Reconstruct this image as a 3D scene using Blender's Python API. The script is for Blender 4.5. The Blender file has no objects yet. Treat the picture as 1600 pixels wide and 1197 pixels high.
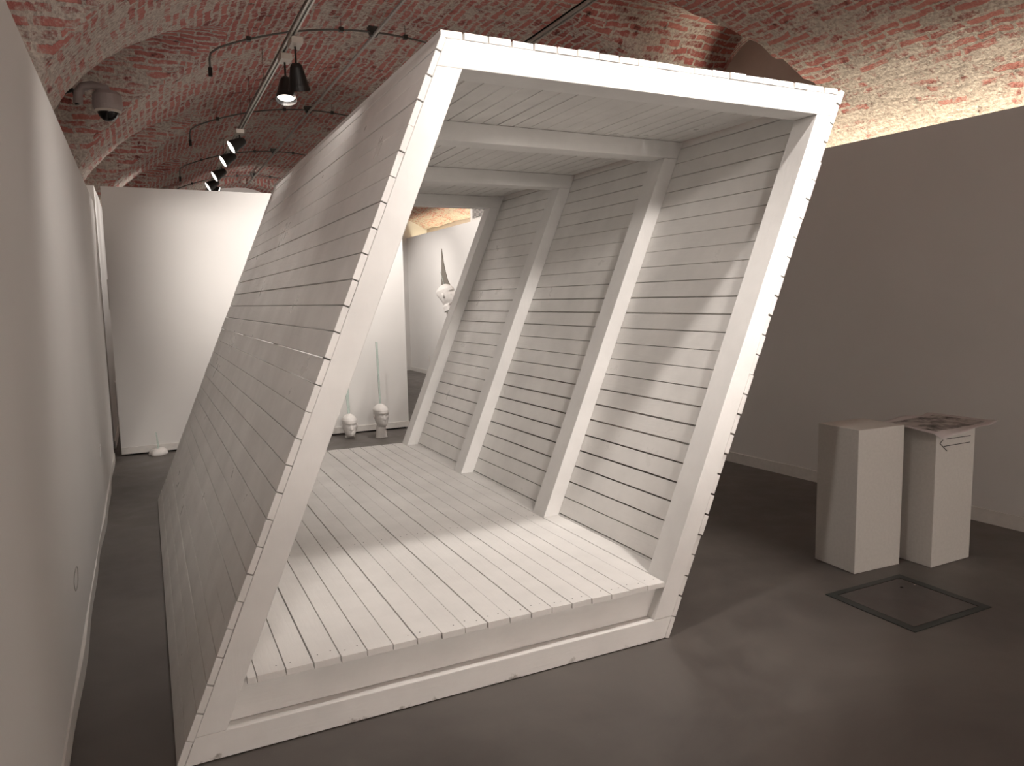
import bpy, bmesh, math, random
import numpy as np
from mathutils import Vector, Matrix, noise as mnoise

random.seed(7)
SC = bpy.context.scene
COL = SC.collection

# ------------------------------------------------------------------ camera
YAW, PITCH, ROLL, FPX, CAMH = 0.4568, 0.1127, -0.0202, 1157.0, 1.65
fw = Vector((math.sin(YAW)*math.cos(PITCH), math.cos(YAW)*math.cos(PITCH), -math.sin(PITCH)))
rt = Vector((math.cos(YAW), -math.sin(YAW), 0))
up = rt.cross(fw)
r2 = rt*math.cos(ROLL) + up*math.sin(ROLL)
u2 = -rt*math.sin(ROLL) + up*math.cos(ROLL)
cd = bpy.data.cameras.new('camera')
cd.sensor_fit = 'HORIZONTAL'; cd.sensor_width = 36.0
cd.lens = 36.0*FPX/1600.0
cd.clip_start = 0.05; cd.clip_end = 100
cam = bpy.data.objects.new('camera', cd); COL.objects.link(cam)
M3 = Matrix((r2, u2, -fw)).transposed()
cam.matrix_world = Matrix.Translation((0, 0, CAMH)) @ M3.to_4x4()
SC.camera = cam

# ------------------------------------------------------------------ world, exposure, lights
w = bpy.data.worlds.new('world'); SC.world = w; w.use_nodes = True
w.node_tree.nodes['Background'].inputs[0].default_value = (0.5, 0.45, 0.4, 1)
w.node_tree.nodes['Background'].inputs[1].default_value = 0.02
SC.view_settings.view_transform = 'Standard'
SC.view_settings.look = 'None'
SC.view_settings.gamma = 1.0
SC.view_settings.use_curve_mapping = False
SC.view_settings.exposure = 0.8

WARM = (1.0, 0.925, 0.86)
def aim(o, target):
    d = Vector(target) - o.location
    o.rotation_euler = d.to_track_quat('-Z', 'Y').to_euler()
def spot(name, loc, target, watts, deg, blend=0.6, rad=0.035, col=WARM, parent=None):
    l = bpy.data.lights.new(name, 'SPOT')
    l.energy = watts; l.spot_size = math.radians(deg); l.spot_blend = blend
    l.shadow_soft_size = rad; l.color = col
    o = bpy.data.objects.new(name, l); COL.objects.link(o)
    o.location = loc; aim(o, target)
    return o
# gallery track lamps outside the picture, on the two track rails overhead
spot('unseen_lamp', (1.36, 2.20, 3.65), (2.05, 3.45, 0.7), 66, 76, 0.8, 0.05)
spot('unseen_lamp', (3.35, 2.17, 3.65), (1.90, 3.45, 0.3), 140, 57, 0.75, 0.045)
# narrower unseen fill lamps, added to brighten the inside through the mouth of the pavilion
spot('unseen_lamp', (1.17, -1.0, 3.60), (2.3, 4.6, 1.3), 255, 36, 0.9, 0.25)
spot('unseen_lamp', (2.95, -1.0, 3.60), (2.2, 4.6, 1.3), 230, 36, 0.9, 0.25)
# unseen fill lamps added behind the pavilion, lifting the interior through its rear opening
spot('unseen_lamp', (1.17, 8.3, 3.60), (2.3, 6.2, 0.9), 20, 70, 0.9, 0.2)
spot('unseen_lamp', (2.95, 8.3, 3.60), (2.1, 6.2, 0.9), 14, 70, 0.9, 0.2)
# unseen lamps added for soft fill, bounced off the white wall behind the viewer
spot('unseen_lamp', (1.17, -2.6, 3.60), (0.4, -5.0, 1.6), 150, 110, 0.8)
spot('unseen_lamp', (2.95, -2.8, 3.60), (3.6, -5.0, 1.7), 1450, 100, 0.8)
# unseen fill lamps added to lift the left partition and the outer cladding
spot('unseen_lamp', (1.17, 3.9, 3.60), (-0.36, 5.4, 0.7), 52, 84, 1.0)
spot('unseen_lamp', (-0.22, 0.1, 2.45), (0.75, 4.8, 1.9), 78, 58, 0.9, 0.10)  # added off the rails to brighten the leaning outer cladding
# unseen lamp added to brighten the partition and floor behind the pavilion
spot('unseen_lamp', (2.95, 7.6, 3.60), (2.3, 9.2, 1.2), 150, 90, 0.8)
# gallery beyond the far partition
spot('unseen_lamp', (2.95, 12.6, 3.6), (5.6, 13.2, 2.4), 230, 80, 0.8)
spot('unseen_lamp', (2.95, 15.2, 3.6), (5.6, 15.6, 1.4), 170, 80, 0.8)
spot('unseen_lamp', (2.0, 13.6, 3.5), (1.95, 17.0, 3.3), 60, 80, 0.9)  # unseen lamp added to brighten the end wall
# cove lamps standing behind the partitions, shining up on the vault
def cove(loc, sx, sy, watts, col):
    l = bpy.data.lights.new('cove_lamp', 'AREA'); l.shape = 'RECTANGLE'
    l.size = sx; l.size_y = sy; l.energy = watts; l.color = col
    o = bpy.data.objects.new('cove_lamp', l); COL.objects.link(o)
    o.location = loc; o.rotation_euler = (math.pi, 0, 0)
cove((5.72, 4.0, 2.25), 0.25, 8.0, 62, (1.0, 0.88, 0.68))
cove((5.95, 14.5, 2.60), 0.15, 6.0, 28, (1.0, 0.86, 0.58))

# ------------------------------------------------------------------ node helpers
def newmat(name):
    m = bpy.data.materials.new(name); m.use_nodes = True
    nt = m.node_tree; b = nt.nodes['Principled BSDF']
    return m, nt, b
def nd(nt, typ, **kw):
    n = nt.nodes.new(typ)
    for k, v in kw.items():
        if k.startswith('i_'):
            n.inputs[k[2:].replace('_', ' ')].default_value = v
        else:
            setattr(n, k, v)
    return n
def ramp(nt, src, stops, interp='LINEAR'):
    r = nt.nodes.new('ShaderNodeValToRGB'); r.color_ramp.interpolation = interp
    el = r.color_ramp.elements
    while len(el) < len(stops): el.new(0.5)
    for e, (p, c) in zip(el, stops):
        e.position = p; e.color = c if len(c) == 4 else (*c, 1)
    nt.links.new(src, r.inputs[0])
    return r.outputs[0]
def mix(nt, fac, a, b, mode='MIX'):
    n = nt.nodes.new('ShaderNodeMix'); n.data_type = 'RGBA'; n.blend_type = mode
    for idx, v in ((0, fac), (6, a), (7, b)):
        if hasattr(v, 'is_output'): nt.links.new(v, n.inputs[idx])
        elif isinstance(v, (int, float)): n.inputs[idx].default_value = v
        else: n.inputs[idx].default_value = (*v, 1) if len(v) == 3 else v
    return n.outputs[2]
def math_n(nt, op, a, b=None, clamp=False):
    n = nt.nodes.new('ShaderNodeMath'); n.operation = op; n.use_clamp = clamp
    for i, v in ((0, a), (1, b)):
        if v is None: continue
        if hasattr(v, 'is_output'): nt.links.new(v, n.inputs[i])
        else: n.inputs[i].default_value = v
    return n.outputs[0]
def coords(nt, kind='Object', scale=(1, 1, 1), rot=(0, 0, 0)):
    t = nt.nodes.new('ShaderNodeTexCoord'); m = nt.nodes.new('ShaderNodeMapping')
    m.inputs['Scale'].default_value = scale; m.inputs['Rotation'].default_value = rot
    nt.links.new(t.outputs[kind], m.inputs[0])
    return m.outputs[0]
def noise_t(nt, vec, scale, detail=4, rough=0.55, dist=0.0):
    n = nd(nt, 'ShaderNodeTexNoise', i_Scale=scale, i_Detail=detail, i_Roughness=rough, i_Distortion=dist)
    nt.links.new(vec, n.inputs['Vector'])
    return n.outputs[0]
def bump(nt, b, h, strength, dist, prev=None):
    n = nd(nt, 'ShaderNodeBump', i_Strength=strength, i_Distance=dist)
    nt.links.new(h, n.inputs['Height'])
    if prev: nt.links.new(prev, n.inputs['Normal'])
    nt.links.new(n.outputs[0], b.inputs['Normal'])
    return n.outputs[0]

# ------------------------------------------------------------------ materials
def painted_wood(name, col, stretch, rough=0.45, dirt=0.10):
    """white paint over sawn boards, grain stretched along one axis"""
    m, nt, b = newmat(name)
    v = coords(nt, 'Object', stretch)
    g = noise_t(nt, v, 9.0, 6, 0.6, 0.3)
    v2 = coords(nt, 'Object')
    blot = noise_t(nt, v2, 3.2, 5, 0.6)
    c = mix(nt, ramp(nt, blot, [(0.35, (0, 0, 0)), (0.7, (1, 1, 1))]), col, tuple(x*(1-dirt) for x in col))
    c = mix(nt, ramp(nt, g, [(0.24, (1, 1, 1)), (0.42, (0, 0, 0))]), c, tuple(x*0.94 for x in col))
    nt.links.new(c, b.inputs['Base Color'])
    rr = ramp(nt, blot, [(0.3, (rough-0.08,)*3), (0.7, (rough+0.15,)*3)])
    nt.links.new(rr, b.inputs['Roughness'])
    bump(nt, b, g, 0.25, 0.004)
    return m
PW = (0.88, 0.865, 0.845)
M_FRAME_Z = painted_wood('white_painted_post', PW, (6, 6, 0.7))
M_FRAME_X = painted_wood('white_painted_beam', PW, (0.7, 6, 6))
M_CLAD = painted_wood('white_painted_cladding', (0.88, 0.86, 0.835), (6, 0.6, 6), 0.34, 0.12)
M_CLAD.node_tree.nodes['Principled BSDF'].inputs['Coat Weight'].default_value = 0.15
M_CLAD.node_tree.nodes['Principled BSDF'].inputs['Coat Roughness'].default_value = 0.20
M_DECK = painted_wood('white_painted_decking', (0.87, 0.85, 0.825), (6, 0.6, 6), 0.5, 0.10)
def sill_mat():
    m = painted_wood('white_painted_sill', PW, (0.7, 6, 6))
    nt = m.node_tree; b = nt.nodes['Principled BSDF']
    src = b.inputs['Base Color'].links[0].from_socket
    v = coords(nt, 'Object')
    n = noise_t(nt, v, 14.0, 4, 0.65)
    sep = nt.nodes.new('ShaderNodeSeparateXYZ'); nt.links.new(v, sep.inputs[0])
    low = ramp(nt, sep.outputs[2], [(0.0, (0.30,)*3), (0.045, (0,)*3)])      # scuffs reach a hand's breadth up from the floor
    k = ramp(nt, math_n(nt, 'ADD', n, low), [(0.77, (0,)*3), (0.90, (0.7,)*3)])
    nt.links.new(mix(nt, k, src, (0.20, 0.17, 0.14)), b.inputs['Base Color'])
    return m
M_SILL = sill_mat()
def plain(name, col, rough=0.5, metal=0.0, bumpscale=None, bstr=0.1):
    m, nt, b = newmat(name)
    v = coords(nt, 'Object')
    n = noise_t(nt, v, bumpscale or 20.0, 4)
    c = mix(nt, ramp(nt, n, [(0.35, (0,)*3), (0.7, (1,)*3)]), col, tuple(x*0.92 for x in col))
    nt.links.new(c, b.inputs['Base Color'])
    b.inputs['Roughness'].default_value = rough; b.inputs['Metallic'].default_value = metal
    if bumpscale: bump(nt, b, n, bstr, 0.003)
    return m
def wall_mat(name, col):
    m, nt, b = newmat(name)
    v = coords(nt, 'Object')
    big = noise_t(nt, v, 0.9, 4, 0.5)
    fine = noise_t(nt, v, 120.0, 3)
    c = mix(nt, ramp(nt, big, [(0.35, (0,)*3), (0.7, (1,)*3)]), col, tuple(x*0.95 for x in col))
    nt.links.new(c, b.inputs['Base Color']); b.inputs['Roughness'].default_value = 0.75
    bump(nt, b, fine, 0.06, 0.002)
    return m
M_WALL = wall_mat('white_wall_paint', (0.74, 0.725, 0.705))
M_BASE = plain('white_baseboard_paint', (0.72, 0.695, 0.66), 0.45)
M_PED = plain('white_plinth_paint', (0.60, 0.575, 0.54), 0.55, 0, 60, 0.05)
M_PLASTER = plain('white_plaster', (0.82, 0.79, 0.76), 0.6, 0, 40, 0.05)
M_LUNETTE = plain('pinkish_plaster', (0.50, 0.43, 0.38), 0.8, 0, 8, 0.2)
M_BLACK = plain('black_lacquer', (0.012, 0.011, 0.010), 0.42)
M_DARK = plain('dark_steel', (0.035, 0.032, 0.028), 0.5, 0.6)
M_GREY = plain('grey_steel', (0.36, 0.34, 0.31), 0.5, 0.2)
M_CONDUIT = plain('tarnished_conduit_steel', (0.10, 0.092, 0.082), 0.5, 0.3)
M_RAIL = plain('rail_aluminium', (0.46, 0.44, 0.40), 0.4, 0.3)
M_ADAPT = plain('pale_plastic', (0.56, 0.50, 0.44), 0.5)
M_CAMHOUSE = plain('camera_housing_plastic', (0.30, 0.25, 0.24), 0.5)
M_INK = plain('black_ink', (0.01, 0.01, 0.01), 0.7)
M_GREY_SHAPE = plain('matte_grey', (0.20, 0.18, 0.155), 0.9)
M_PAPER = plain('white_paper', (0.60, 0.56, 0.56), 0.7)
M_HATCH = plain('hatch_frame_metal', (0.038, 0.045, 0.042), 0.5, 0.2, 30, 0.1)
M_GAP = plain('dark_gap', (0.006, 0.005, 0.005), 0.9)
def emis(name, col, s):
    m, nt, b = newmat(name)
    b.inputs['Base Color'].default_value = (0.9, 0.9, 0.9, 1)
    b.inputs['Emission Color'].default_value = (*col, 1); b.inputs['Emission Strength'].default_value = s
    return m
M_LENS = emis('lit_lens', (1.0, 0.93, 0.86), 1.0)
def glass_m(name, tint):
    m, nt, b = newmat(name)
    b.inputs['Base Color'].default_value = (*tint, 1)
    b.inputs['Roughness'].default_value = 0.18
    b.inputs['Transmission Weight'].default_value = 0.85
    b.inputs['IOR'].default_value = 1.45
    return m
M_GLASS = glass_m('greenish_glass', (0.80, 0.93, 0.89))
M_DOME = plain('black_dome_acrylic', (0.004, 0.004, 0.004), 0.08)
def print_mat():
    m, nt, b = newmat('halftone_print')
    v = coords(nt, 'Object')
    n = noise_t(nt, v, 11.0, 6, 0.65, 0.6)
    nt.links.new(ramp(nt, n, [(0.36, (0.04, 0.04, 0.04)), (0.47, (0.26, 0.24, 0.23)), (0.58, (0.48, 0.45, 0.43))]), b.inputs['Base Color'])
    b.inputs['Roughness'].default_value = 0.55
    return m
M_PRINT = print_mat()
def floor_mat(name, a, c2):
    m, nt, b = newmat(name)
    v = coords(nt, 'Object')
    n1 = noise_t(nt, v, 1.1, 6, 0.6, 0.5)
    n2 = noise_t(nt, v, 5.0, 5, 0.6)
    n3 = noise_t(nt, v, 150.0, 2)
    f = math_n(nt, 'ADD', math_n(nt, 'MULTIPLY', n1, 0.7), math_n(nt, 'MULTIPLY', n2, 0.3))
    c = ramp(nt, f, [(0.36, a), (0.50, tuple(0.5*(x+y) for x, y in zip(a, c2))), (0.66, c2)])
    c = mix(nt, ramp(nt, n3, [(0.72, (0,)*3), (0.78, (1,)*3)]), c, tuple(x*1.5 for x in c2))
    nt.links.new(c, b.inputs['Base Color'])
    nt.links.new(ramp(nt, n2, [(0.3, (0.36,)*3), (0.7, (0.52,)*3)]), b.inputs['Roughness'])
    bump(nt, b, n3, 0.03, 0.002)
    return m
M_FLOOR = floor_mat('polished_concrete', (0.085, 0.074, 0.068), (0.140, 0.126, 0.114))
M_HATCHCOVER = floor_mat('hatch_cover_concrete', (0.070, 0.059, 0.055), (0.09, 0.078, 0.072))
def brick_mat():
    m, nt, b = newmat('old_brick_vault')
    t = nt.nodes.new('ShaderNodeTexCoord')
    ob = t.outputs['Object']
    # wobble the courses so they look hand laid
    nz = nd(nt, 'ShaderNodeTexNoise', i_Scale=4.0, i_Detail=6, i_Roughness=0.6); nt.links.new(ob, nz.inputs['Vector'])
    vm = nt.nodes.new('ShaderNodeVectorMath'); vm.operation = 'MULTIPLY_ADD'
    nt.links.new(nz.outputs[1], vm.inputs[0]); vm.inputs[1].default_value = (0.16, 0.10, 0); nt.links.new(t.outputs['UV'], vm.inputs[2])
    br = nd(nt, 'ShaderNodeTexBrick')
    nt.links.new(vm.outputs[0], br.inputs['Vector'])
    br.inputs['Scale'].default_value = 1.0
    br.inputs['Brick Width'].default_value = 0.25; br.inputs['Row Height'].default_value = 0.070
    br.inputs['Mortar Size'].default_value = 0.016; br.inputs['Mortar Smooth'].default_value = 0.7
    br.inputs['Color1'].default_value = (0, 0, 0, 1); br.inputs['Color2'].default_value = (1, 1, 1, 1)
    br.inputs['Mortar'].default_value = (0, 0, 0, 1)
    rndv = br.outputs[0]
    n1 = noise_t(nt, ob, 1.1, 5, 0.6, 0.3)
    n2 = noise_t(nt, ob, 8.0, 6, 0.7)
    n3 = noise_t(nt, ob, 38.0, 5, 0.7)
    sep = nt.nodes.new('ShaderNodeSeparateXYZ'); nt.links.new(ob, sep.inputs[0])
    # old plaster and smeared mortar cling to the haunches and thin out towards the crown
    haunch = ramp(nt, math_n(nt, 'MULTIPLY', sep.outputs[2], 0.25), [(0.70, (0.17,)*3), (0.86, (0.075,)*3), (0.95, (0.02,)*3), (1.03, (0.0,)*3)])
    fac = math_n(nt, 'ADD', math_n(nt, 'MULTIPLY', n1, 0.42), math_n(nt, 'MULTIPLY', n2, 0.50))
    fac = math_n(nt, 'ADD', fac, math_n(nt, 'MULTIPLY', n3, 0.22))
    xr = ramp(nt, math_n(nt, 'MULTIPLY', sep.outputs[0], 0.2), [(0.30, (0.55,)*3), (0.5, (0.35,)*3), (0.85, (0.92,)*3)])
    haunch = math_n(nt, 'MULTIPLY', haunch, xr)
    fac = math_n(nt, 'ADD', fac, haunch)
    fac = math_n(nt, 'ADD', fac, math_n(nt, 'MULTIPLY', br.outputs[1], 0.11))
    fac = math_n(nt, 'SUBTRACT', fac, math_n(nt, 'MULTIPLY', rndv, 0.13))
    pl = ramp(nt, fac, [(0.50, (0,)*3), (0.60, (1,)*3)])
    plc = ramp(nt, n3, [(0.32, (0.33, 0.27, 0.235)), (0.52, (0.58, 0.505, 0.45)), (0.68, (0.72, 0.65, 0.58))])
    bc = ramp(nt, math_n(nt, 'ADD', math_n(nt, 'MULTIPLY', rndv, 0.5), math_n(nt, 'MULTIPLY', n3, 0.6)), [(0.2, (0.22, 0.055, 0.05)), (0.5, (0.47, 0.145, 0.13)), (0.8, (0.57, 0.235, 0.20))])
    c = mix(nt, pl, bc, plc)
    soot = ramp(nt, n2, [(0.28, (0.15,)*3), (0.41, (1,)*3)])
    c = mix(nt, 1.0, c, soot, 'MULTIPLY')
    nt.links.new(c, b.inputs['Base Color'])
    b.inputs['Roughness'].default_value = 0.9
    bare = math_n(nt, 'SUBTRACT', 1.0, math_n(nt, 'MULTIPLY', pl, 0.85))
    joint = math_n(nt, 'MULTIPLY', br.outputs[1], bare)
    n4 = noise_t(nt, ob, 10.0, 6, 0.62, 0.4)
    h = math_n(nt, 'SUBTRACT', math_n(nt, 'MULTIPLY', n3, 0.6), math_n(nt, 'MULTIPLY', joint, 0.7))
    h = math_n(nt, 'ADD', h, math_n(nt, 'MULTIPLY', n4, 1.6))
    h = math_n(nt, 'ADD', h, math_n(nt, 'MULTIPLY', pl, 0.25))
    bump(nt, b, h, 0.9, 0.022)
    return m
M_BRICK = brick_mat()

# ------------------------------------------------------------------ mesh helpers
class MB:
    def __init__(s): s.v = []; s.f = []; s.m = []
    def hexa(s, p, mi=0):
        """8 corners: bottom ring 0-3 counter-clockwise, top ring 4-7"""
        n = len(s.v); s.v += [tuple(q) for q in p]
        for f in ((3, 2, 1, 0), (4, 5, 6, 7), (0, 1, 5, 4), (1, 2, 6, 5), (2, 3, 7, 6), (3, 0, 4, 7)):
            s.f.append(tuple(n+i for i in f)); s.m.append(mi)
    def box(s, a, b, mi=0):
        x0, y0, z0 = a; x1, y1, z1 = b
        s.hexa([(x0, y0, z0), (x1, y0, z0), (x1, y1, z0), (x0, y1, z0), (x0, y0, z1), (x1, y0, z1), (x1, y1, z1), (x0, y1, z1)], mi)
    def tube(s, pts, r, seg=8, mi=0, cap=True):
        pts = [Vector(p) for p in pts]; n0 = len(s.v); prev = None
        rr = r if isinstance(r, (list, tuple)) else [r]*len(pts)
        for i, p in enumerate(pts):
            d = (pts[min(i+1, len(pts)-1)] - pts[max(i-1, 0)]).normalized()
            if prev is None:
                a = d.orthogonal().normalized()
            else:
                a = (prev - d*prev.dot(d)).normalized()
            prev = a; b = d.cross(a)
            for k in range(seg):
                t = 2*math.pi*k/seg
                s.v.append(tuple(p + (a*math.cos(t) + b*math.sin(t))*rr[i]))
        for i in range(len(pts)-1):
            for k in range(seg):
                k2 = (k+1) % seg
                s.f.append((n0+i*seg+k, n0+i*seg+k2, n0+(i+1)*seg+k2, n0+(i+1)*seg+k)); s.m.append(mi)
        if cap:
            s.f.append(tuple(n0+k for k in reversed(range(seg)))); s.m.append(mi)
            e = n0+(len(pts)-1)*seg
            s.f.append(tuple(e+k for k in range(seg))); s.m.append(mi)
    def lathe(s, prof, mat4, seg=24, mi=0, close=False):
        """prof: list of (radius, height) turned round the z axis of mat4"""
        n0 = len(s.v)
        for r, z in prof:
            for k in range(seg):
                t = 2*math.pi*k/seg
                s.v.append(tuple(mat4 @ Vector((r*math.cos(t), r*math.sin(t), z))))
        for i in range(len(prof)-1):
            for k in range(seg):
                k2 = (k+1) % seg
                s.f.append((n0+i*seg+k, n0+i*seg+k2, n0+(i+1)*seg+k2, n0+(i+1)*seg+k)); s.m.append(mi)
        if close:
            s.f.append(tuple(n0+k for k in reversed(range(seg)))); s.m.append(mi)
            e = n0+(len(prof)-1)*seg
            s.f.append(tuple(e+k for k in range(seg))); s.m.append(mi)
    def prism(s, poly, y0, y1, mi=0):
        """polygon in x,z extruded along y"""
        n0 = len(s.v); n = len(poly)
        s.v += [(x, y0, z) for x, z in poly] + [(x, y1, z) for x, z in poly]
        s.f.append(tuple(n0+i for i in range(n))); s.m.append(mi)
        s.f.append(tuple(n0+n+i for i in reversed(range(n)))); s.m.append(mi)
        for i in range(n):
            j = (i+1) % n
            s.f.append((n0+j, n0+i, n0+n+i, n0+n+j)); s.m.append(mi)
    def build(s, name, mats, parent=None, smooth=False, bevel=0.0, origin=None):
        me = bpy.data.meshes.new(name)
        v = s.v
        if origin: v = [(a-origin[0], b-origin[1], c-origin[2]) for a, b, c in s.v]
        me.from_pydata(v, [], s.f)
        if not isinstance(mats, (list, tuple)): mats = [mats]
        for m in mats: me.materials.append(m)
        me.polygons.foreach_set('material_index', s.m)
        bm = bmesh.new(); bm.from_mesh(me); bmesh.ops.recalc_face_normals(bm, faces=bm.faces); bm.to_mesh(me); bm.free()
        if smooth: me.polygons.foreach_set('use_smooth', [True]*len(me.polygons))
        o = bpy.data.objects.new(name, me); COL.objects.link(o)
        if origin: o.location = origin
        if parent: o.parent = parent
        if bevel:
            mo = o.modifiers.new('bevel', 'BEVEL'); mo.width = bevel; mo.segments = 2; mo.limit_method = 'ANGLE'
        return o
def tag(o, label, cat, group=None):
    o['label'] = label; o['category'] = cat
    if group: o['group'] = group
    return o
def thing(name, loc, label, cat, group=None):
    o = bpy.data.objects.new(name, None); COL.objects.link(o); o.location = loc
    o.empty_display_size = 0.1
    return tag(o, label, cat, group)
def struct(o):
    o['kind'] = 'structure'; return o
def local(o):
    """shift for parts written in world coordinates under a parent at o.location"""
    return None

# ------------------------------------------------------------------ the setting
def slab(name, a, b, mat, bevel=0.0):
    m = MB(); m.box(a, b); return struct(m.build(name, mat, bevel=bevel))
XL, XR, YN, YF = -0.85, 6.15, -5.0, 17.6
slab('floor', (-1.4, YN-.2, -0.1), (6.6, YF+.2, 0.0), M_FLOOR)
LWX = -0.345
# left partition
m = MB(); m.hexa([(-0.50, -4.9, 0), (-0.318, -4.9, 0), (-0.400, 9.0, 0), (-0.56, 9.0, 0),
                  (-0.50, -4.9, 2.735), (-0.318, -4.9, 2.735), (-0.400, 9.0, 2.735), (-0.56, 9.0, 2.735)])
struct(m.build('wall_left', M_WALL))
m = MB()
def lx(y): return -0.318 - 0.0059*(y+4.9)
N = 60
for i in range(N):                                    # the thin skirting bulges a little where the wall was patched
    ya = -4.9+13.9*i/N; yb = -4.9+13.9*(i+1)/N
    ga = 0.010+0.006*math.sin(ya*2.1)+0.004*math.sin(ya*5.3); gb = 0.010+0.006*math.sin(yb*2.1)+0.004*math.sin(yb*5.3)
    m.hexa([(lx(ya)-.005, ya, 0), (lx(ya)+ga, ya, 0), (lx(yb)+gb, yb, 0), (lx(yb)-.005, yb, 0),
            (lx(ya)-.005, ya, .085), (lx(ya)+ga*.8, ya, .08), (lx(yb)+gb*.8, yb, .08), (lx(yb)-.005, yb, .085)])
struct(m.build('baseboard_left', M_BASE))
# partition across the room behind the pavilion
slab('wall_back', (-0.335, 9.21, 0.022), (3.008, 9.36, 2.94), M_WALL)
slab('baseboard_back', (-0.335, 9.195, 0.018), (3.010, 9.215, 0.095), M_BASE, 0.002)
m = MB(); m.box((-0.30, 9.235, 0.0), (2.97, 9.33, 0.03)); struct(m.build('trim_1', M_GAP))  # near-black filler painting the shade in the gap under the partition
# right partition, slightly out of square
def rx(y): return 5.13 - 0.0576*(y-5.58)
RW = [(rx(-4.9), -4.9), (rx(8.2), 8.2)]
m = MB(); m.hexa([(RW[0][0], -4.9, 0), (RW[0][0]+.14, -4.9, 0), (RW[1][0]+.14, 8.2, 0), (RW[1][0], 8.2, 0),
                  (RW[0][0], -4.9, 2.83), (RW[0][0]+.14, -4.9, 2.83), (RW[1][0]+.14, 8.2, 2.86), (RW[1][0], 8.2, 2.86)])
struct(m.build('wall_right', M_WALL))
m = MB(); m.hexa([(RW[0][0]-.012, -4.9, 0), (RW[0][0]+.01, -4.9, 0), (RW[1][0]+.01, 8.2, 0), (RW[1][0]-.012, 8.2, 0),
                  (RW[0][0]-.012, -4.9, .10), (RW[0][0]+.01, -4.9, .10), (RW[1][0]+.01, 8.2, .10), (RW[1][0]-.012, 8.2, .10)])
struct(m.build('baseboard_right', M_BASE, bevel=0.002))
# rooms beyond
slab('wall_far_right', (5.665, 9.4, 0), (5.80, 17.5, 3.13), M_WALL)
slab('baseboard_far_right', (5.652, 9.4, 0), (5.67, 17.5, 0.095), M_BASE, 0.002)
slab('wall_far_left', (-0.62, 9.75, 0), (-0.42, 17.5, 3.02), M_WALL)
slab('baseboard_far_left', (-0.425, 9.75, 0), (-0.405, 17.5, 0.09), M_BASE, 0.002)
# outer walls of the cellar
slab('wall_cellar_left', (XL-.25, YN, 0), (XL-.02, YF, 2.6), M_LUNETTE)
slab('wall_cellar_right', (XR+.02, YN, 0), (XR+.25, YF, 3.8), M_LUNETTE)
slab('wall_cellar_end', (XL-.2, 17.0, 0), (XR+.2, YF, 4.6), M_WALL)
slab('wall_cellar_front', (XL-.2, YN-.2, 0), (XR+.2, YN, 4.6), M_WALL)

# the brick vault: a flat barrel along y, cut by short cross vaults
XC, ZC, BZ, AL, AR = 2.15, 4.20, 2.5, 3.0, 4.0
def barrel(x, y=0.0):
    a = AL if x < XC else AR + 1.3*min(1.0, max(0.0, (y-9.0)/2.5))
    u = min(1.0, abs(x-XC)/a)
    return ZC - BZ + BZ*math.sqrt(max(0.0, 1-u*u))
LUN_L = [(-2.0, 1.15), (1.0, 1.15), (4.0, 1.15), (6.95, 1.15), (9.95, 1.15), (12.8, 1.15), (15.4, 1.1)]
LUN_R = [(0.2, 0.9), (5.4, 0.8), (8.0, 0.9)]
LW_L, LW_R = -0.75, 5.33
def lun(x, y):
    best = None
    if x < XC:
        L = LUN_L; wall = LW_L; top = 3.92
    else:
        L = LUN_R; wall = LW_R; top = 4.15
    for yc, hw in L:
        wl = wall if not (x > XC and yc > 12) else 6.1
        if (x < XC and x > wl) or (x >= XC and x < wl):
            d = (y-yc)/hw
            if abs(d) < 1:
                z = top - 1.25 + 1.25*math.sqrt(1-d*d)
                if best is None or z > best[0]: best = (z, yc, hw, d)
    return best
def arc_s(x):
    n = 40; s = 0; px, pz = XC, ZC
    for i in range(1, n+1):
        q = XC+(x-XC)*i/n; z = barrel(q); s += math.hypot(q-px, z-pz); px, pz = q, z
    return s if x > XC else -s
def vault():
    dx = 0.06; dy = 0.06
    nx = int((XR-XL)/dx); ny = int((17.1-YN)/dy)
    xs = [XL+(XR-XL)*i/nx for i in range(nx+1)]; ys = [YN+(17.1-YN)*j/ny for j in range(ny+1)]
    S = [arc_s(x) for x in xs]
    V = []; K = []
    for j, y in enumerate(ys):
        for i, x in enumerate(xs):
            zb = barrel(x, y); l = lun(x, y); z = zb; k = 0
            if l and l[0] > zb: z = l[0]; k = 1
            if y > 16.3 and x < 4.0:
                t = abs(x-1.95); za = 4.12-(1.75-math.sqrt(max(0, 1.75**2-min(t, 1.75)**2)))
                if za < z: z = za
            p = Vector((x, y, z))
            h = mnoise.noise(p*2.2)*0.025+mnoise.noise(p*7.0)*0.012+mnoise.noise(p*16.0)*0.006
            V.append((x, y, z+h)); K.append(k)
    F = []; KF = []
    W = nx+1
    for j in range(ny):
        for i in range(nx):
            q = (j*W+i, (j+1)*W+i, (j+1)*W+i+1, j*W+i+1)
            F.append(q); KF.append(1 if sum(K[a] for a in q) >= 2 else 0)
    me = bpy.data.meshes.new('ceiling'); me.from_pydata(V, [], F); me.materials.append(M_BRICK)
    uv = me.uv_layers.new(name='UVMap')
    flat = []
    for f, k in zip(F, KF):
        for a in f:
            x, y, z = V[a]
            if k:
                l = lun(x, y); 
                if l: flat += [x, math.asin(max(-1, min(1, l[3])))*l[2]*1.05+3]
                else: flat += [x, y+3]
            else:
                flat += [y, S[a % W]]
    uv.data.foreach_set('uv', flat)
    me.polygons.foreach_set('use_smooth', [True]*len(F))
    o = bpy.data.objects.new('ceiling', me); COL.objects.link(o); struct(o)
vault()
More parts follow.
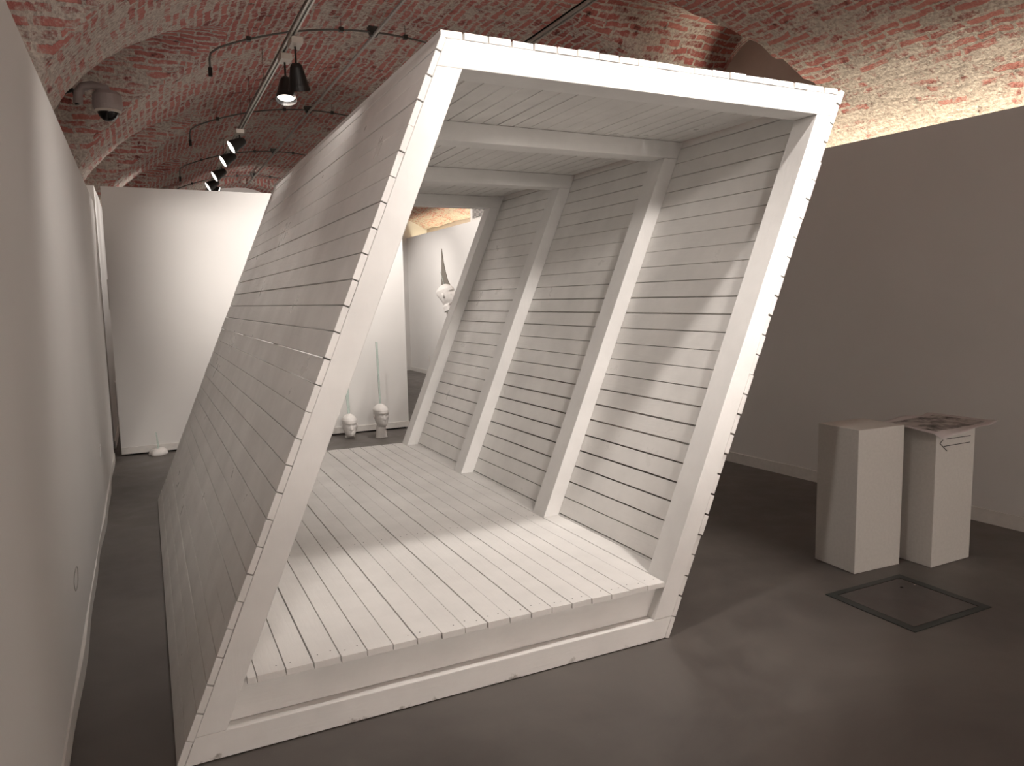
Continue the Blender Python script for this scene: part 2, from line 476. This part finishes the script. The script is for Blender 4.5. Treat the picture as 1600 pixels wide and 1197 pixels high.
# plastered walls that close the cross vaults
k = 1
def lunette_wall(x, yc, hw, top, side):
    global k
    k += 1
    zb0 = 3.20 if side > 0 else 2.3
    pts = [] + [(yc+hw*1.02*math.sin(t), top-1.25+1.25*math.cos(t)+0.05) for t in [(-90+180*i/48)*math.pi/180 for i in range(49)] if top-1.25+1.25*math.cos(t)+.05 > zb0 or side < 0]
    pts = [(pts[0][0], zb0)]+pts+[(pts[-1][0], zb0)]
    m = MB(); n = len(pts)
    xa, xb = (x-.04, x-.10) if side < 0 else (x-.02, x+.10)
    m.v = [(xa+.12 if side < 0 else xa, y, z) for y, z in pts] + [(xb, y, z) for y, z in pts]
    m.f = [tuple(range(n)), tuple(reversed(range(n, 2*n)))] + [((i+1) % n, i, n+i, n+(i+1) % n) for i in range(n)]
    m.m = [0]*len(m.f)
    struct(m.build('trim_%d' % k, M_LUNETTE))
for yc, hw in LUN_R:
    if yc < 12: lunette_wall(LW_R, yc, hw, 4.15, 1)
for yc, hw in LUN_L: lunette_wall(LW_L, yc, hw, 3.92, -1)

# ------------------------------------------------------------------ the leaning wooden pavilion
X0, Y0, W_, H_, SH, D_, B_ = 0.0149, 2.757, 2.1356, 2.6485, 0.4122, 4.086, 0.1067
PD = 0.15
pav = thing('timber_pavilion', (X0, Y0, 0), 'big leaning walk-through pavilion of white painted boards and timber frames', 'pavilion')
def P(a, y, z): return (a + SH*z, y, z)          # local to the pavilion: a across, sheared with height
def sheared(a0, a1, y0, y1, z0, z1):
    m = MB()
    m.hexa([P(a0, y0, z0), P(a1, y0, z0), P(a1, y1, z0), P(a0, y1, z0), P(a0, y0, z1), P(a1, y0, z1), P(a1, y1, z1), P(a0, y1, z1)])
    return m
FY = [0.0, 1.225, 2.59, D_-PD]
for i, fy in enumerate(FY):
    sheared(0, B_, fy, fy+PD, B_+.001, H_-B_-.001).build('post', M_FRAME_Z, pav, bevel=0.003)
    sheared(W_-B_, W_, fy, fy+PD, B_+.001, H_-B_-.001).build('post', M_FRAME_Z, pav, bevel=0.003)
    sheared(0, W_, fy+.001, fy+PD, H_-B_, H_).build('top_beam', M_FRAME_X, pav, bevel=0.003)
    sheared(0, W_, fy+.001, fy+PD, 0.004 if i == 0 else 0.002, B_).build('sill_beam', M_SILL, pav, bevel=0.003)
# cladding boards
CT = 0.026
NS = Vector((1, 0, -SH)).normalized()             # outward from the right face
def side_cladding(side):
    m = MB(); rnd = random.Random(3 if side > 0 else 5)
    nb = 28; top = H_ + (0.030 if side > 0 else 0.0)
    zz = [0.004]; pitch = 0.0962
    first = 0.105 if side > 0 else 0.092
    z = first
    while z < top-0.05: zz.append(z); z += pitch
    zz.append(top)
    a = W_ if side > 0 else 0.0
    n = NS if side > 0 else -NS
    for i in range(len(zz)-1):
        g = rnd.choice([0.0016, 0.0030, 0.0045, 0.0060, 0.0075, 0.0090] if side > 0 else [0.0014, 0.0026, 0.0038, 0.0052])
        z0 = zz[i]+g*.5; z1 = zz[i+1]-g*.5
        t0 = CT+rnd.uniform(-.0012, .0012); t1 = t0+rnd.uniform(-.0008, .0008)
        in0 = rnd.uniform(0, .0012); e0 = rnd.uniform(-.004, .006); e1 = rnd.uniform(-.01, .01)
        tl = rnd.uniform(-.0004, .0004)
        def q(zv, off, y):
            p = Vector(P(a, y, zv)) + n*off
            return tuple(p)
        ya, yb = e0, D_+e1
        if side < 0:
            c = [q(z0, t0, ya), q(z0, .001, ya), q(z0+tl, .001, yb), q(z0+tl, t0, yb), q(z1, t1, ya), q(z1, .001, ya), q(z1+tl, .001, yb), q(z1+tl, t1, yb)]
        else:
            c = [q(z0, .001, ya), q(z0, t0, ya), q(z0+tl, t0, yb), q(z0+tl, .001, yb), q(z1, .001, ya), q(z1, t1, ya), q(z1+tl, t1, yb), q(z1+tl, .001, yb)]
        m.hexa(c)
    return m.build('side_cladding', M_CLAD, pav, bevel=0.0018)
side_cladding(-1); side_cladding(1)
def boards_flat(name, x0, x1, n, z, th, ya, yb, mat, seed, gaps, nails=False, edges=None, jit=0.004):
    m = MB(); rnd = random.Random(seed)
    ed = edges or [x0+(x1-x0)*i/n for i in range(n+1)]
    for i in range(len(ed)-1):
        g = rnd.choice(gaps)
        xa = ed[i]+g*.5; xb = ed[i+1]-g*.5
        j = rnd.uniform(-.0015, .0015)
        e0 = ya+rnd.uniform(-jit, jit); e1 = yb+rnd.uniform(-jit, jit)
        dz = rnd.uniform(-.002, .0015) if jit else 0; k2 = rnd.uniform(-.002, .002)
        m.hexa([(xa, e0, z), (xb, e0, z), (xb+j, e1, z), (xa+j, e1, z),
                (xa, e0, z+th+dz), (xb, e0, z+th+dz+k2), (xb+j, e1, z+th+dz+k2), (xa+j, e1, z+th+dz)])
        if nails and xb-xa > .06:
            for yy in (0.055, 1.30, 2.66, 3.98):
                for fx in (0.27, 0.74):
                    if rnd.random() < 0.35: continue
                    cx = xa+(xb-xa)*fx+rnd.uniform(-.008, .008); cy = yy+rnd.uniform(-.012, .012)
                    r = 0.0028; zt = z+th+dz+k2*fx
                    m.hexa([(cx-r, cy-r, zt-.002), (cx+r, cy-r, zt-.002), (cx+r, cy+r, zt-.002), (cx-r, cy+r, zt-.002),
                            (cx-r, cy-r, zt+.0006), (cx+r, cy-r, zt+.0006), (cx+r, cy+r, zt+.0006), (cx-r, cy+r, zt+.0006)], 1)
    return m.build(name, [mat, M_DARK], pav, bevel=0.0018)
xt = SH*H_
boards_flat('roof_cladding', xt-0.030, xt+W_-0.006, 21, H_+.0015, 0.027, 0, D_, M_CLAD, 11, [0.0015, 0.003, 0.008, 0.013])
DZ = 0.287
edge = [0.245-X0, 0.280-X0]+[0.280-X0+0.1042*i for i in range(1, 18)]
edge.append(2.153-X0)
edge = [e for i, e in enumerate(edge) if i == 0 or e > edge[i-1]+.02]
boards_flat('floor_decking', 0, 0, 0, DZ-.0265, 0.0265, 0.0, D_-.01, M_DECK, 23, [0.0018, 0.0026, 0.0035, 0.005, 0.0065], True, edge)
# short deck boards between the posts, out to the cladding
for i in range(3):
    ya = FY[i]+PD+.002; yb = FY[i+1]-.002
    for s0, s1, t0, t1 in ((2.1545-X0, W_+SH*(DZ-.03)-.0025, 2.1545-X0, W_+SH*DZ-.0045), (SH*(DZ-.03)+.004, 0.2435-X0, SH*DZ+.004, 0.2435-X0)):
        m = MB()
        m.hexa([(s0, ya, DZ-.0265), (s1, ya, DZ-.0265), (s1, yb, DZ-.0265), (s0, yb, DZ-.0265), (t0, ya, DZ-.001), (t1, ya, DZ-.001), (t1, yb, DZ-.001), (t0, yb, DZ-.001)])
        m.build('edge_board', M_DECK, pav, bevel=0.0015)
sheared(B_, W_-B_, 0.055, 0.08, B_+.002, DZ-.028).build('fascia_board', M_FRAME_X, pav, bevel=0.001)

# ------------------------------------------------------------------ plinths, print, hatch
def plinth(x, y, wd, dp, h, rz, label):
    r = thing('plinth', (x, y, 0), label, 'plinth'); r.rotation_euler[2] = rz
    m = MB(); m.box((0, 0, 0.002), (wd, dp, h)); m.build('plinth_body', M_PED, r, bevel=0.003)
    return r
p1 = plinth(3.637, 2.888, 0.372, 0.30, 0.860, -0.046, 'plain white plinth standing left of the one with a print on top')
p2 = plinth(4.112, 2.738, 0.372, 0.30, 0.826, 0.016, 'white plinth with a pencil arrow and a curled print on its top')
m = MB()
def stroke(a, b, wd=0.0035):
    a = Vector(a); b = Vector(b); d = (b-a).normalized(); n = Vector((-d.y, d.x))*wd*.5
    c = [a-n, b-n, b+n, a+n]
    m.hexa([(c[0].x, -.0022, c[0].y), (c[1].x, -.0022, c[1].y), (c[1].x, .0008, c[1].y), (c[0].x, .0008, c[0].y),
            (c[3].x, -.0022, c[3].y), (c[2].x, -.0022, c[2].y), (c[2].x, .0008, c[2].y), (c[3].x, .0008, c[3].y)])
ax = 4.112
for a, b in (((4.143-ax, .755), (4.207-ax, .802)), ((4.143-ax, .755), (4.213-ax, .703)), ((4.178-ax, .776), (4.437-ax, .773)), ((4.180-ax, .734), (4.434-ax, .733))): stroke(a, b)
ar = m.build('arrow_mark', M_INK, p2); ar['label'] = 'thin black open arrow pointing left'
sheet = thing('paper_print', (4.312, 2.885, 0.836), 'large white sheet with a dark photo print lying curled on the right plinth', 'print')
sheet.rotation_euler[2] = 0.03
def paper(name, hx, hy, lift, mat, nx=28, ny=22, th=0.0012):
    def hgt(x, y):
        u = x/0.275; v = y/0.225
        z = 0.004+0.022*max(0, abs(v)-.70)**1.3*2*(0.5+0.5*math.sin(5*u+1)) + 0.012*math.sin(3.2*u+1.5*v)*max(0, abs(v)-.55)
        if u < -.74 and v < 0: z -= 0.026*(-u-.74)/.26*(-v)
        if v < -.72: z -= 0.030*(-v-.72)/.28*max(0, -u*.9+.25)
        if u > .7: z += 0.018*(u-.7)/.3
        return z
    m = MB()
    for s in (0, 1):
        for j in range(ny+1):
            for i in range(nx+1):
                x = -hx+2*hx*i/nx; y = -hy+2*hy*j/ny
                m.v.append((x, y, hgt(x, y)+lift+s*th))
    Wd = nx+1; off = Wd*(ny+1)
    for j in range(ny):
        for i in range(nx):
            a = j*Wd+i
            m.f.append((a+off, a+1+off, a+Wd+1+off, a+Wd+off)); m.f.append((a, a+Wd, a+Wd+1, a+1)); m.m += [0, 0]
    rim = [i for i in range(nx+1)]+[j*Wd+nx for j in range(1, ny+1)]+[ny*Wd+i for i in range(nx-1, -1, -1)]+[j*Wd for j in range(ny-1, 0, -1)]
    for q in range(len(rim)):
        a, b = rim[q], rim[(q+1) % len(rim)]
        m.f.append((a, b, b+off, a+off)); m.m.append(0)
    return m.build(name, mat, sheet, smooth=True)
paper('sheet', 0.268, 0.225, 0.0, M_PAPER)
paper('printed_photo', 0.232, 0.165, 0.0022, M_PRINT)

hatch = thing('floor_hatch', (3.555, 2.495, 0), 'square service hatch set in the floor before the plinths', 'hatch')
m = MB(); a0, b0, a1, b1 = 0.305, 0.265, 0.255, 0.228
for xa, ya, xb, yb in ((-a0, -b0, a0, -b1), (-a0, b1, a0, b0), (-a0, -b1, -a1, b1), (a1, -b1, a0, b1)):
    m.box((xa, ya, 0.0005), (xb, yb, 0.004))
m.build('hatch_frame', M_HATCH, hatch)
m = MB(); m.box((-a1+.004, -b1+.004, 0.0005), (a1-.004, b1-.004, 0.003)); hcov = m.build('hatch_cover', M_HATCHCOVER, hatch)
m = MB(); m.box((-a1, -b1, 0.0002), (a1, b1, 0.0012)); m.build('seam', M_GAP, hatch)
m = MB()
m.lathe([(0.009, 0.003), (0.009, 0.0036)], Matrix.Translation((.14, .13, 0)), 12, 0, True); m.build('lift_hole', M_GAP, hcov)
m = MB()
m.lathe([(0.005, 0.003), (0.004, 0.005)], Matrix.Translation((.235, .12, 0)), 12, 0, True); m.build('screw', M_ADAPT, hcov)

# ------------------------------------------------------------------ plaster heads with glass shards
ROWS = [(-0.62, .30, .12, .46), (-0.45, .255, .10, .41), (-0.2, .235, .09, .385), (-0.06, .24, .12, .37), (-0.015, .20, .34, .36), (0.02, .205, .42, .355),
        (0.08, .24, .455, .355), (0.15, .275, .452, .36), (0.25, .31, .44, .385), (0.38, .335, .43, .45), (0.5, .35, .42, .52),
        (0.6, .358, .435, .555), (0.72, .36, .425, .565), (0.82, .312, .345, .49), (0.9, .238, .25, .375), (0.955, .155, .16, .245), (0.985, .085, .085, .135), (1.0, .006, .006, .01)]
def head_mesh(hh, neck):
    """hh: chin to crown; neck: how far the neck goes on below the chin (share of hh)"""
    zs = [r[0] for r in ROWS]
    m = MB(); NR, NT = 64, 48
    zlist = [-neck+(1+neck)*(1-(1-i/(NR-1))**1.25) for i in range(NR)]
    g = lambda v, c, s: math.exp(-((v-c)/s)**2)
    for z in zlist:
        wv = float(np.interp(z, zs, [r[1] for r in ROWS])); f = float(np.interp(z, zs, [r[2] for r in ROWS])); b = float(np.interp(z, zs, [r[3] for r in ROWS]))
        for k in range(NT):
            t = 2*math.pi*k/NT
            c, s = math.sin(t), -math.cos(t)            # k=0 looks along -y: the face
            x = wv*math.copysign(abs(c)**0.9, c); y = (f if s < 0 else b)*s
            if s < 0:
                face = (-s)**2
                ax_ = abs(x)
                y -= face*0.105*g(x, 0, .05)*max(0, min(1, (z-.27)/.03))*max(0, 1-(z-.29)/.26) if z > .27 else 0
                y += face*0.060*g(ax_, .155, .075)*g(z, .515, .045)
                y -= face*0.030*g(z, .60, .04)*g(ax_, .14, .15)
                y -= face*0.034*g(x, 0, .10)*(g(z, .205, .022)+g(z, .145, .024))
                y += face*0.020*g(x, 0, .13)*g(z, .175, .010)
                y -= face*0.020*g(x, 0, .09)*g(z, .05, .04)
                y += face*0.022*g(ax_, .22, .09)*g(z, .26, .09)
                y -= face*0.022*g(ax_, .22, .06)*g(z, .40, .05)
            m.v.append((x*hh*.92, y*hh, (z+neck)*hh))
    for i in range(NR-1):
        for k in range(NT):
            k2 = (k+1) % NT
            m.f.append((i*NT+k, i*NT+k2, (i+1)*NT+k2, (i+1)*NT+k)); m.m.append(0)
    m.f.append(tuple(reversed(range(NT)))); m.m.append(0)
    m.f.append(tuple((NR-1)*NT+k for k in range(NT))); m.m.append(0)
    for sgn in (-1, 1):                                 # ears
        M4 = Matrix.Translation((sgn*.335*hh, .03*hh, (.43+neck)*hh)) @ Matrix.Rotation(sgn*.35, 4, 'Z') @ Matrix.Diagonal((.035*hh, .075*hh, .125*hh, 1))
        m.lathe([(math.sin(a), -math.cos(a)) for a in [math.pi*i/10 for i in range(11)]], M4, 14)
    return m
def shard(parent, base, pts, th=0.006):
    """glass blade: polygon in x,z local to base, standing in the crown"""
    m = MB(); m.prism(pts, -th/2, th/2)
    o = m.build('glass_shard', M_GLASS, parent); o.location = base
    o['label'] = 'greenish clear glass shard'
    return o
def head(x, y, z, rz, hh, neck, label, tilt=0.0):
    r = thing('mannequin_bust', (x, y, z), label, 'sculpture', None)
    r.rotation_euler = (tilt, 0, rz)
    head_mesh(hh, neck).build('head', M_PLASTER, r, smooth=True)
    return r
h1 = head(2.165, 8.95, 0.0, -0.05, 0.268, 0.10, 'white plaster head resting on its chin with the shorter glass shard')
s = shard(h1, (0, 0.02, 0.0), [(-.012, .255), (.016, .255), (.012, .645), (-.044, .665)]); s.rotation_euler[2] = 0.35
h2 = head(2.50, 8.72, 0.0, 0.10, 0.262, 0.60, 'white plaster head on a long neck with the taller glass shard')
s = shard(h2, (0, 0.02, 0.0), [(-.010, .38), (.014, .38), (-.004, 1.165), (-.034, 1.175)]); s.rotation_euler[2] = 0.35
# a low plaster lump with its own shard
lump = thing('plaster_lump', (0.03, 9.06, 0), 'low white plaster lump with a small glass shard by the back wall', 'sculpture')
m = MB()
NT = 28
rows = [(1.0, 0.0), (1.04, .25), (.98, .5), (.80, .78), (.5, .95), (.2, 1.0), (.01, 1.01)]
for rr, zz in rows:
    for k_ in range(NT):
        t = 2*math.pi*k_/NT; q = 1+.10*math.sin(3*t+.5)+.06*math.sin(5*t)
        m.v.append((.088*rr*q*math.cos(t), .075*rr*q*math.sin(t), .078*zz*(1+.12*math.cos(t-1))))
for i in range(len(rows)-1):
    for k_ in range(NT):
        k2 = (k_+1) % NT; m.f.append((i*NT+k_, i*NT+k2, (i+1)*NT+k2, (i+1)*NT+k_)); m.m.append(0)
m.f.append(tuple(reversed(range(NT)))); m.m.append(0); m.f.append(tuple((len(rows)-1)*NT+k_ for k_ in range(NT))); m.m.append(0)
m.build('lump', M_PLASTER, lump, smooth=True)
s = shard(lump, (0.01, 0, 0), [(-.014, .06), (.012, .06), (-.012, .255), (-.022, .26)])
# head hung on the far wall in front of a grey blade
h3 = head(5.44, 13.72, 1.46, 0.0, 0.40, 0.34, 'white plaster head hung on the far wall before the grey blade shape', 0.25)
h3.rotation_euler = (-0.30, 0.0, 0.60)
m = MB(); IM = (Matrix.Translation(h3.location) @ h3.rotation_euler.to_matrix().to_4x4()).inverted()
m.tube([IM @ Vector((5.50, 13.74, 1.56)), IM @ Vector((5.664, 13.74, 1.56))], .03, 12); m.build('wall_bracket', M_PLASTER, h3)
s = shard(h3, (0, 0, 0), [(-.010, .50), (.014, .50), (.002, .84)])
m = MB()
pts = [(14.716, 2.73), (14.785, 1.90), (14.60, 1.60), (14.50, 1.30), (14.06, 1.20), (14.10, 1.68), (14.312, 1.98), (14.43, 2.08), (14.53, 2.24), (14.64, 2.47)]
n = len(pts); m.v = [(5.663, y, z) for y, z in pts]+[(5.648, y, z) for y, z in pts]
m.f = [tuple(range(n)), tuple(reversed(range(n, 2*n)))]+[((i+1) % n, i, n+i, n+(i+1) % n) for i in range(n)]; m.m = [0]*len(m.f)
tag(m.build('grey_wall_shape', M_GREY_SHAPE), 'pointed flat grey blade shape on the far wall behind the hung head', 'wall art')  # thin flat shape in one dull grey, laid against the wall

# ------------------------------------------------------------------ rails, conduits, lamps overhead
RAILZ = 3.70
def track(name, x, y0, y1, label, group, wires):
    r = thing(name, (x, y0, RAILZ), label, 'track rail', group)
    m = MB(); L = y1-y0
    m.box((-.022, 0, 0), (-.008, L, .034)); m.box((.008, 0, 0), (.022, L, .034)); m.box((-.022, 0, .020), (.022, L, .036))
    m.build('rail', M_RAIL, r)
    for wy in wires:
        m = MB(); top = barrel(x)+.02-RAILZ
        m.tube([(0, wy-y0, .03), (0, wy-y0, top)], .0022, 6); m.build('suspension_wire', M_DARK, r)
    return r
track('track_rail', 1.165, -3.5, 16.4, 'long lighting track over the aisle left of the pavilion', None, [1.0, 3.6, 5.4, 7.6, 8.6, 9.4, 11.5, 13.6])
track('track_rail', 2.945, -3.5, 16.4, 'lighting track that passes behind the pavilion roof on the right', None, [1.0, 4.1, 6.6, 9.0, 12.0, 15.0])
m = MB(); m.tube([(2.05, -4, ZC-.13), (2.05, 16.3, ZC-.13)], .016, 10)
tag(m.build('electrical_conduit', M_GREY), 'straight grey steel pipe along the crown of the vault', 'pipe')
CLAB = ['curved steel conduit across the vault, above the two black lamps', 'curved steel conduit across the vault, second from the front',
        'curved steel conduit across the vault, third from the front', 'curved steel conduit across the vault, last before the end wall']
for (yc, xe), lab in zip([(6.89, .66), (9.9, .66), (12.72, .66), (15.2, .66)], CLAB):
    r = thing('ceiling_conduit', (2.05, yc, ZC), lab, 'pipe', 'curved conduits across the vault')
    m = MB()
    cz = lambda x: ZC-.10-(3.45-math.sqrt(3.45**2-(x-2.12)**2))
    pts = [(xe-.03, yc, cz(xe)-.17), (xe-.03, yc, cz(xe)-.08), (xe-.018, yc, cz(xe)-.03), (xe+.02, yc, cz(xe))]
    pts += [(xe+.05+(4.0-xe)*i/40, yc, cz(xe+.05+(4.0-xe)*i/40)) for i in range(41)]
    pts = [(a-2.05, b-yc, c-ZC) for a, b, c in pts]
    m.tube(pts, .0085, 8); ctube = m.build('conduit_tube', M_CONDUIT, r, smooth=True)
    m = MB(); e = pts[0]; m.tube([(e[0], 0, e[2]+.02), (e[0], 0, e[2]-.05)], .017, 8); m.build('end_gland', M_DARK, ctube)
    for cx in (0.95, 1.75, 2.35, 3.1):
        m = MB(); zc_ = cz(cx)-ZC; m.box((cx-2.05-.018, -.022, zc_-.016), (cx-2.05+.018, .022, zc_+.02)); m.tube([(cx-2.05, 0, zc_), (cx-2.05, 0, barrel(cx)-ZC+.03)], .0025, 6)
        m.build('clip', M_DARK, r)
    m = MB(); m.hexa([(-.03, -.03, -.135), (.03, -.03, -.135), (.03, .03, -.135), (-.03, .03, -.135), (-.055, -.04, -.06), (.055, -.04, -.06), (.055, .04, -.06), (-.055, .04, -.06)])
    m.build('crown_bracket', M_DARK, r)
def zto(d):
    return Vector(d).normalized().to_track_quat('Z', 'Y').to_matrix().to_4x4()
def fixture(x, y, d, label, stem=0.14, scale=1.0, watts=0, deg=60, target=None):
    r = thing('track_spotlight', (x, y, RAILZ), label, 'spotlight', 'spotlights on the track rail')
    m = MB(); m.box((-.045, -.085, -.048), (.045, .085, .0)); m.build('adapter', M_ADAPT, r, bevel=0.004)
    m = MB(); m.tube([(0, .02, -.04), (0, .02, -.04-stem)], .008, 10); m.build('stem', M_DARK, r)
    d = Vector(d).normalized()
    L = 0.205*scale
    M4 = Matrix.Translation((0, .02, -.05-stem)) @ zto(d) @ Matrix.Translation((0, 0, -L*(.10 if abs(d.x) < .5 else .35)))
    m = MB()
    ro = [(.004, 0), (.030, .002), (.040, .012), (.048, .03), (.086*scale, L), (.083*scale, L), (.078*scale, L*.8), (.045, .05), (.004, .05)]
    m.lathe(ro, M4, 28); shade = m.build('lamp_shade', M_BLACK, r, smooth=False)
    m = MB(); q = .84 if abs(d.x) < .5 else .96
    m.lathe([(.002, L*q), ((.074 if q < .9 else .081)*scale, L*q)], M4, 24); m.build('lamp_lens', M_LENS, shade)
    if watts:
        p = r.location + (M4 @ Vector((0, 0, L*1.03)))
        spot('lamp_light', p, p+d*2 if target is None else target, watts, deg, 0.8, 0.03)
    return r
fixture(1.20, 6.16, (0.16, 0.32, -1), 'black cone spotlight on the track, nearest to the viewer', watts=0)
fixture(1.19, 6.58, (-0.08, -0.30, -1), 'black cone spotlight with its lit mouth showing, just behind the nearest one', watts=25, deg=70)
spot('lamp_light', (1.28, 6.36, 3.35), (1.55, 9.2, 2.3), 230, 66, 1.0, 0.03)
for (px, py), lab in zip([(1.150, 9.51), (1.145, 10.48), (1.14, 11.72), (1.13, 12.77), (1.13, 13.40)],
                         ['slanted black spotlight, nearest of the slanted row on the track', 'slanted black spotlight, second nearest of the slanted row on the track',
                          'slanted black spotlight, third of the slanted row on the track', 'slanted black spotlight, last of the slanted row, just over the back partition',
                          'flatter-lying spotlight on the track, lowest one in view above the back partition']):
    last = py > 13.2
    fixture(px, py, (-1, -0.16, -0.60) if not last else (1, -.25, -.35), lab, 0.09, 0.95, watts=40 if not last else 0, deg=70)

# ------------------------------------------------------------------ small things on walls
cam_t = thing('security_camera', (-0.155, 7.05, 3.30), 'grey dome security camera on an arm high over the left wall', 'camera')
m = MB(); m.lathe([(.02, .10), (.085, .09), (.108, .06), (.112, -.02), (.100, -.055), (.092, -.06), (.02, -.06)], Matrix.Identity(4), 28); hous = m.build('housing', M_CAMHOUSE, cam_t, smooth=False, bevel=0)
m = MB(); m.lathe([(math.cos(a)*.080, -.058-math.sin(a)*.085) for a in [math.pi/2*i/10 for i in range(11)]], Matrix.Identity(4), 28); m.build('dome', M_DOME, cam_t, smooth=True)
m = MB(); m.lathe([(.096, -.052), (.098, -.070), (.086, -.076), (.083, -.062)], Matrix.Identity(4), 28); m.build('rim', M_ADAPT, hous)
m = MB(); m.tube([(-.21, 0, -.02), (-.205, 0, .06), (-.17, 0, .115), (-.10, 0, .135), (0, 0, .115), (0, 0, .085)], [.036, .036, .036, .034, .034, .034], 12); m.build('arm', M_CAMHOUSE, cam_t, smooth=True)
m = MB(); m.tube([(-.215, 0, -.03), (-.24, 0, .08), (-.44, .05, .02), (-.60, .08, -.05)], .016, 8); m.build('wall_mount', M_DARK, cam_t)

m = MB()
pts = [(3.985+.0*i, 0) for i in range(1)]
ov = [(3.88+.105*math.cos(t)*(1+.08*math.sin(3*t)), .40+.048*math.sin(t)*(1+.1*math.cos(2*t))) for t in [2*math.pi*i/28 for i in range(29)]]
m.tube([(lx(y)+.0015, y, z) for y, z in ov], .0016, 5)
tag(m.build('wall_patch', M_GREY), 'rough oval outline of a filled patch low on the left wall', 'wall patch')
def plate(name, x, y, z, wy, wz, label, cat, dxx=1, mat=M_BASE):
    m = MB(); m.box((x, y-wy/2, z-wz/2), (x+.008*dxx, y+wy/2, z+wz/2)) if dxx > 0 else m.box((x-.008, y-wy/2, z-wz/2), (x, y+wy/2, z+wz/2))
    r = thing(name, (x, y, z), label, cat)
    o = m.build('cover_plate', mat, r, bevel=.002, origin=(x, y, z)); o.location = (0, 0, 0)
    m = MB(); m.box((0 if dxx > 0 else -.011, -wy*.25, -wz*.3), (.011 if dxx > 0 else 0, wy*.25, wz*.3)); m.build('insert', M_WALL, o)
    return r
plate('wall_socket', lx(6.49), 6.49, .545, .10, .085, 'pale socket plate low on the far end of the left wall', 'socket', 1, M_WALL)
plate('wall_socket', 5.665, 15.73, .365, .09, .13, 'white socket plate low on the far wall beyond the pavilion', 'socket', -1)
# framed picture and sheet on the far left wall
pic = thing('framed_picture', (-0.42, 11.45, 1.82), 'small dark framed picture seen edge-on on the far left wall', 'picture')
m = MB(); m.box((0, -.15, -.20), (.02, .15, .20)); m.build('picture_frame', M_PED, pic, bevel=.002)
m = MB(); m.box((.012, -.12, -.17), (.0215, .12, .17)); m.build('picture', M_DARK, pic)
sh = thing('wall_panel', (-0.42, 11.5, .42), 'white ribbed panel low on the far left wall', 'panel')
m = MB(); m.box((0, -.35, -.24), (.03, .35, .24)); m.build('panel_board', M_PLASTER, sh, bevel=.003)
m = MB()
for i in range(6): m.box((.028, -.30+.1*i, -.19), (.036, -.27+.1*i, .19))
m.build('panel_rib', M_GREY, sh)
# air duct with a grille over the far wall
duct = thing('air_duct', (5.72, 13.0, 3.133), 'white air duct with a louvred grille above the far wall', 'vent')
m = MB(); m.box((0, -1.2, 0), (.10, .30, .37)); m.build('duct_box', M_PLASTER, duct)
m = MB()
for a, b in (((-.012, -1.15, .0), (.002, .22, .045)), ((-.012, -1.15, .235), (.002, .22, .265)), ((-.012, .18, .045), (.002, .22, .235)), ((-.012, -1.15, .045), (.002, -1.10, .235))): m.box(a, b)
gfr = m.build('grille_frame', M_BASE, duct)
m = MB(); m.box((-.003, -1.10, .045), (.001, .18, .235)); m.build('grille_back', M_DARK, gfr)
m = MB()
for i in range(8):
    z = .050+.0235*i; m.hexa([(-.010, -1.10, z), (-.003, -1.10, z+.006), (-.003, .18, z+.006), (-.010, .18, z), (-.010, -1.10, z+.004), (-.003, -1.10, z+.012), (-.003, .18, z+.012), (-.010, .18, z+.004)])
m.build('louvres', M_BASE, gfr)
